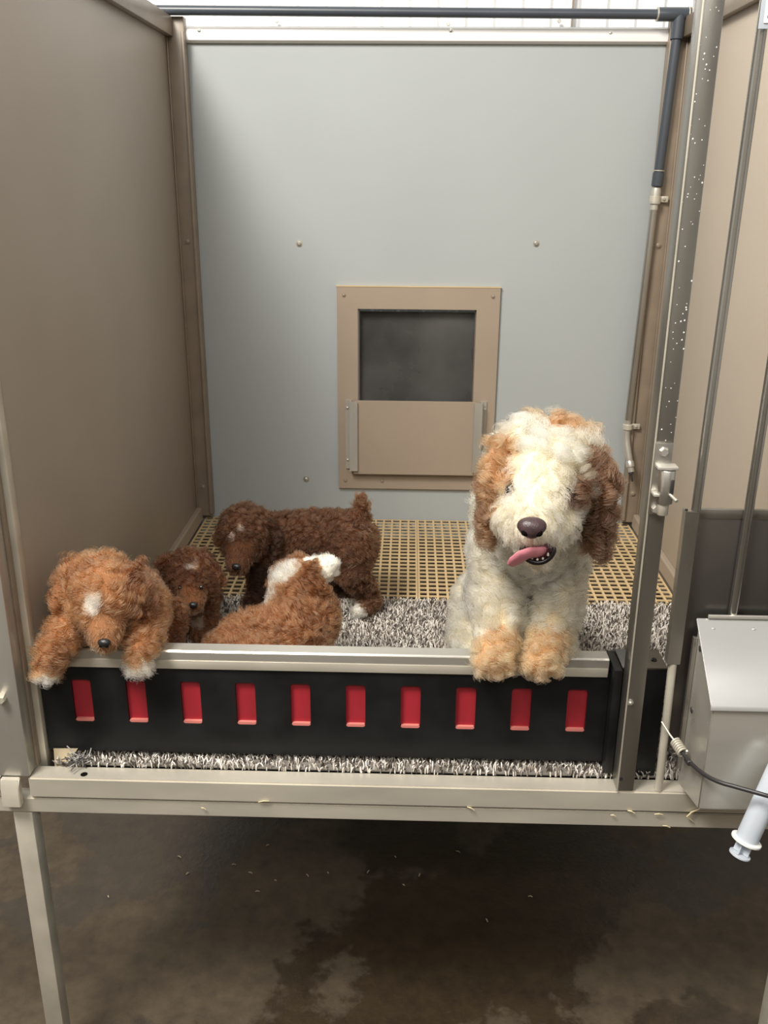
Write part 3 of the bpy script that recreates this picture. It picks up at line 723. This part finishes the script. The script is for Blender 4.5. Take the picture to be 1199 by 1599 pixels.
tl = np.array(V3(795, 940, .49)); adult.append(Bone(tl, tl+np.array([-.01, .07, .05]), .022, .016, APR, .035, amp=.005))
spots = [(V3(892, 656, .045), .023, APR), (V3(850, 645, .05), .019, (.48, .27, .135)), (V3(920, 668, .05), .014, APR),
         (V3(778, 705, .012), .024, APR), (V3(796, 742, -.014), .015, APR), (V3(897, 752, -.012), .019, (.12, .062, .036)), (V3(912, 718, .008), .018, (.16, .085, .048)),
         (V3(728, 770, .25), .03, (.58, .35, .2))]
nose_c = V3(830, 824, -.108)
EYES = ((796, 764, -.036), (891, 772, -.040))
spots += [(V3(e[0], e[1], e[2]), .0125, (.07, .04, .028)) for e in EYES]
bald = [(nose_c, .018), (V3(838, 862, -.075), .021)]+[(V3(*e), .0030) for e in EYES]
dog = build_dog('poodle_mix', 'cream curly adult dog with brown ears, forepaws on the guard', 'dog', adult, spots, bald, 2100, 34, .00042, 'cream curly coat with apricot and brown patches', seed=3)
nose_on(dog, nose_c, .0185, (-.05, -1, -.05), 'nose')
# open mouth: dark lip cup, flesh, teeth, lolling tongue
mc = np.array(V3(839, 863, -.078))
bm = bmesh.new()
add_tube(bm, [mc+np.array([.0215*math.cos(t), -.004*math.sin(-t), .0205*math.sin(t)+.008]) for t in np.linspace(math.pi*1.02, math.pi*2.0, 15)], [.0022]+[.0036]*13+[.0022], 10)
from_bm('lower_lip', bm, 'lip', dog)
ball('mouth', mc+np.array([0, .008, .003]), (.0205, .012, .018), 'mouth', dog)
for i, t in enumerate((1.22, 1.36, 1.5, 1.64, 1.80)):
    p = mc+np.array([.0165*math.cos(t*math.pi), -.0035, .016*math.sin(t*math.pi)+.008])
    h = .0042 if i == 4 else .0026
    lathe('tooth', p-np.array([0, 0, .001]), (0, -.1, 1), [(0, .0016), (h*.6, .0015), (h, .0006)], 'tooth', dog, 10)
bm = bmesh.new(); tp = [mc+np.array(q) for q in ((.008, .004, .001), (.000, -.008, .004), (-.013, -.014, .005), (-.023, -.016, .001), (-.031, -.0160, -.006), (-.0365, -.0155, -.0115))]
rings = []
for i, p in enumerate(tp):
    wd = (.008, .0095, .0110, .0145, .0145, .0080)[i]; th = (.005, .005, .005, .0052, .0048, .003)[i]
    tdir = tp[min(i+1, 5)]-tp[max(i-1, 0)]; tdir /= np.linalg.norm(tdir); upv = np.array([.25, -.45, .85]); upv -= tdir*(upv@tdir); upv /= np.linalg.norm(upv); nv_ = np.cross(tdir, upv)
    rings.append([bm.verts.new(p+upv*wd*math.cos(a)+nv_*th*math.sin(a)) for a in np.linspace(0, 2*math.pi, 13)[:-1]])
for a, b in zip(rings, rings[1:]):
    for k in range(12): bm.faces.new((a[k], a[(k+1) % 12], b[(k+1) % 12], b[k]))
bm.faces.new(rings[0][::-1]); bm.faces.new(rings[-1])
bmesh.ops.subdivide_edges(bm, edges=list(bm.edges), cuts=1, smooth=1)
from_bm('tongue', bm, 'tongue', dog)
for u, v, y in EYES: ball('eye', V3(u, v, y+.002), .0070, 'eye', dog)

# ---- puppies
def pup(*args, **kw): return build_dog(*args, **kw)
WHT = (.74, .70, .61)
# A: red-brown puppy leaning over the guard
RED = (.255, .118, .053); RDK = (.12, .048, .02)
bs = []
B = lambda a, b, ra, rb, col=RED, ln=.02, **k: bs.append(Bone(V3(*a), V3(*b), ra, rb, col, ln, **{**dict(amp=.0035, turns=1.5, lift=.5), **k}))
B((155, 918, .070), (162, 930, .050), .051, .048)
B((162, 950, .035), (164, 985, .008), .036, .026, ln=.010, amp=.001, turns=.6, lift=.35)
B((164, 985, .008), (164, 998, -.002), .025, .020, ln=.008, amp=.0006, turns=.5, lift=.3)
B((112, 895, .075), (97, 925, .070), .020, .021, (.20, .082, .033), .020, flat=((1, -.2, 0), .6)); B((97, 925, .070), (102, 955, .06), .021, .015, (.20, .082, .033), .02, flat=((1, -.2, 0), .6))
B((208, 900, .065), (219, 925, .055), .021, .023, RDK, .020, flat=((1, .2, 0), .6)); B((219, 925, .055), (220, 948, .048), .023, .015, RDK, .02, flat=((1, .2, 0), .6))
B((176, 938, .10), (198, 936, .16), .050, .052, (.19, .078, .032)); B((198, 936, .16), (210, 946, .25), .052, .050, (.17, .07, .03)); B((210, 946, .25), (222, 966, .31), .050, .045, (.17, .07, .03))
B((135, 965, .09), (104, 985, .045), .028, .024); B((104, 985, .045), (82, 1018, .022), .023, .020); B((82, 1018, .022), (74, 1046, .017), .020, .018, ln=.013)
for k in (-1, 0, 1): B((74, 1046, .017), (74+k*10, 1058-abs(k)*2, .010), .012, .0085, WHT, .009, amp=.001)
B((228, 945, .10), (228, 985, .062), .030, .024); B((228, 985, .062), (220, 1020, .030), .022, .020); B((220, 1020, .030), (216, 1038, .022), .018, .017, WHT, .012)
for k in (-1, 0, 1): B((216, 1038, .022), (216+k*12, 1049-abs(k)*3, .014), .012, .0088, WHT, .010, amp=.001)
for dx in (-.04, .04):
    hp = np.array(V3(224, 960, .31)); hp[0] += dx; kn = hp+np.array([dx*.2, -.05, -.035]); hk = np.array([hp[0], hp[1]+.01, .04]); ft = np.array([hp[0], hp[1]-.03, .028])
    for a, b, ra, rb in ((hp, kn, .036, .028), (kn, hk, .026, .018), (hk, ft, .017, .015)): bs.append(Bone(a, b, ra, rb, RDK, .016, amp=.003))
spots = [(V3(146, 936, .003), .010, WHT), (V3(137, 950, .0), .010, WHT), (V3(141, 922, .006), .006, WHT), (V3(74, 1060, .008), .015, WHT), (V3(216, 1048, .012), .018, WHT)]
nc = V3(163, 1004, -.024)
d = build_dog('puppy', 'red-brown curly puppy leaning over the guard with white-tipped paws', 'puppy', bs, spots, [(nc, .009)], 1500, 21, .00036, 'red-brown curly coat', voxel=.004, seed=5, group='brown puppies in the pen')
nose_on(d, nc, .0095, (0, -1, -.35), 'nosed')
for u, v, y in ((141, 964, .016), (184, 964, .016)): ball('eye', V3(u, v, y), .005, 'eye', d)

# B: dark red puppy sitting behind it
DRK = (.105, .042, .019); bs = []
B = lambda a, b, ra, rb, col=DRK, ln=.017, **k: bs.append(Bone(V3(*a), V3(*b), ra, rb, col, ln, **{**dict(amp=.003, turns=1.5, lift=.5), **k}))
B((300, 893, .48), (300, 905, .46), .044, .043)
B((299, 922, .435), (301, 942, .405), .031, .021, (.17, .075, .034), ln=.009, amp=.0008, turns=.5, lift=.3)
B((268, 880, .48), (257, 883, .475), .018, .016, flat=((.2, -1, 0), .6)); B((257, 883, .475), (252, 886, .47), .015, .008, flat=((.2, -1, 0), .6))
B((328, 890, .48), (337, 905, .47), .018, .018, flat=((1, .2, 0), .6)); B((337, 905, .47), (336, 925, .46), .018, .012, flat=((1, .2, 0), .6))
B((298, 940, .50), (297, 975, .50), .045, .050); B((297, 975, .50), (285, 1000, .56), .052, .050)
bs[-1].b[2] = max(bs[-1].b[2], .06)
for u in (275, 318):
    a = V3(u, 965, .47); f = np.array([a[0], a[1]-.01, .032]); bs.append(Bone(a, f, .026, .020, DRK, .014, amp=.003)); bs.append(Bone(f, f+np.array([0, -.025, -.006]), .019, .016, DRK, .012, amp=.002))
for dx in (-.05, .05):
    a = bs[7].b+np.array([dx, 0, -.005]); bs.append(Bone(a, np.array([a[0], a[1]-.05, .034]), .034, .022, DRK, .014, amp=.003))
spots = [(V3(304, 878, .44), .012, WHT), (V3(296, 890, .42), .008, (.5, .4, .3)), (V3(307, 968, .44), .016, (.42, .33, .25))]
nc = V3(302, 945, .382)
d = build_dog('puppy', 'dark red-brown puppy with white crown curl sitting by the left partition', 'puppy', bs, spots, [(nc, .009)], 1000, 21, .00036, 'dark red-brown curly coat', voxel=.004, seed=7, group='brown puppies in the pen')
nose_on(d, nc, .0085, (.05, -1, -.1), 'nosed')
for u, v, y in ((281, 918, .415), (314, 917, .415)): ball('eye', V3(u, v, y), .005, 'eye', d)

# C: dark brown puppy standing in profile
BR = (.085, .037, .0175); BD = (.042, .018, .009); bs = []
B = lambda a, b, ra, rb, col=BR, ln=.018, **k: bs.append(Bone(V3(*a), V3(*b), ra, rb, col, ln, **{**dict(amp=.003, turns=1.4, lift=.5), **k}))
B((384, 828, .60), (382, 836, .58), .050, .049, (.075, .031, .014))
B((378, 855, .55), (371, 880, .525), .034, .024, (.10, .043, .021), ln=.009, amp=.0008, turns=.5, lift=.3)
B((350, 825, .60), (346, 842, .59), .018, .015, flat=((1, .2, 0), .6)); B((418, 825, .60), (428, 842, .595), .020, .022, BD, flat=((1, .3, 0), .6)); B((428, 842, .595), (426, 862, .585), .022, .014, BD, flat=((1, .3, 0), .6))
B((405, 840, .63), (440, 850, .65), .050, .060, flow=.9); B((440, 850, .65), (495, 842, .645), .062, .060, flow=.9); B((495, 842, .645), (545, 842, .635), .060, .056, flow=.9)
B((556, 828, .64), (563, 808, .64), .017, .015, flow=1.5, lift=.3); B((563, 808, .64), (565, 785, .635), .016, .012, (.10, .044, .02), flow=1.5, lift=.3)
def leg(pts, rs, col=BR, ln=.014):
    for i in range(len(pts)-1): bs.append(Bone(pts[i], pts[i+1], rs[i], rs[i+1], col, ln, amp=.003, lift=.45))
fl = np.array([.262, .625, .030]); leg([V3(410, 875, .63), V3(405, 910, .63), fl, fl+np.array([-.008, -.03, -.004])], (.034, .023, .019, .017), BD)
f2 = np.array([.30, .665, .030]); leg([V3(440, 875, .675), V3(432, 905, .67), f2, f2+np.array([-.008, -.03, -.004])], (.034, .022, .019, .017), BD)
h1 = np.array([.505, .585, .032]); leg([V3(552, 855, .60), V3(548, 892, .575), V3(572, 922, .598), h1+np.array([.003, .01, 0])], (.048, .032, .021, .019)); bs.append(Bone(h1, h1+np.array([-.018, -.022, -.006]), .019, .016, BR, .012, amp=.002))
h2 = np.array([.452, .682, .030]); leg([V3(535, 860, .67), V3(528, 888, .655), V3(548, 912, .685), h2], (.042, .030, .020, .018), BD); bs.append(Bone(h2, h2+np.array([-.02, -.02, -.005]), .018, .015, BD, .012, amp=.002))
spots = [(V3(374, 816, .54), .013, (.6, .5, .42)), (V3(362, 835, .54), .006, (.6, .5, .42)), (h1+np.array([-.026, -.026, -.008]), .018, WHT)]
nc = V3(369, 885, .497)
d = build_dog('puppy', 'dark brown curly puppy standing sideways, tail up, on the tan grate', 'puppy', bs, spots, [(nc, .010)], 1500, 21, .00036, 'dark brown curly coat', voxel=.004, seed=9, group='brown puppies in the pen')
nose_on(d, nc, .0095, (-.25, -1, -.2), 'nosed')
for u, v, y in ((353, 854, .545), (391, 857, .535)): ball('eye', V3(u, v, y), .005, 'eye', d)

# D: golden brown puppy sitting with its back to the camera, looking up
GLD = (.205, .093, .042); bs = []
B = lambda a, b, ra, rb, col=GLD, ln=.019, **k: bs.append(Bone(V3(*a), V3(*b), ra, rb, col, ln, **{**dict(amp=.0038, turns=1.5, lift=.5), **k}))
B((463, 912, .285), (470, 905, .285), .042, .040, flow=-.5)
B((483, 896, .285), (508, 886, .282), .030, .023, WHT, ln=.009, amp=.0008, turns=.5, lift=.3)
B((508, 886, .282), (517, 880, .280), .022, .016, WHT, ln=.008, amp=.0008, turns=.5, lift=.3)
B((486, 888, .262), (494, 915, .255), .015, .017, (.15, .062, .025), .018, flat=((.3, -1, 0), .55)); B((448, 900, .30), (440, 922, .31), .016, .014, (.15, .062, .025), flat=((1, 0, 0), .6))
B((464, 925, .28), (470, 965, .265), .044, .056); B((470, 965, .265), (450, 1000, .24), .062, .066); B((450, 1000, .24), (390, 1010, .22), .066, .056); B((390, 1010, .22), (360, 1018, .21), .054, .040)
for u, y in ((490, .30), (455, .32)):
    a = V3(u, 965, y); f = np.array([a[0], a[1]+.01, .03]); bs.append(Bone(a, f, .028, .019, GLD, .014, amp=.003)); bs.append(Bone(f, f+np.array([.005, .025, -.005]), .018, .015, WHT, .012, amp=.002))
for (u, v, y) in ((395, 1030, .17), (430, 1015, .28)):
    a = V3(u, v, y); a[2] = max(a[2], .07); f = np.array([a[0]+.05, a[1], .034]); bs.append(Bone(a, f, .042, .024, GLD, .014, amp=.003)); bs.append(Bone(f, f+np.array([.03, .0, -.006]), .02, .016, GLD, .012, amp=.002))
spots = [(V3(455, 885, .265), .016, WHT), (V3(443, 893, .265), .015, WHT), (V3(432, 915, .265), .016, (.74, .66, .56)), (V3(424, 935, .265), .014, (.66, .56, .45)), (V3(436, 962, .2), .006, WHT)]
nc = V3(521, 874, .280)
d = build_dog('puppy', 'golden brown puppy with white muzzle seen from behind, looking up', 'puppy', bs, spots, [(nc, .008)], 1500, 21, .00036, 'golden brown curly coat with white muzzle and blaze', voxel=.004, seed=13, group='brown puppies in the pen')
nose_on(d, nc, .0085, (.8, -.1, .6), 'nose')
ball('eye', V3(489, 884, .257), .0045, 'eye', d)
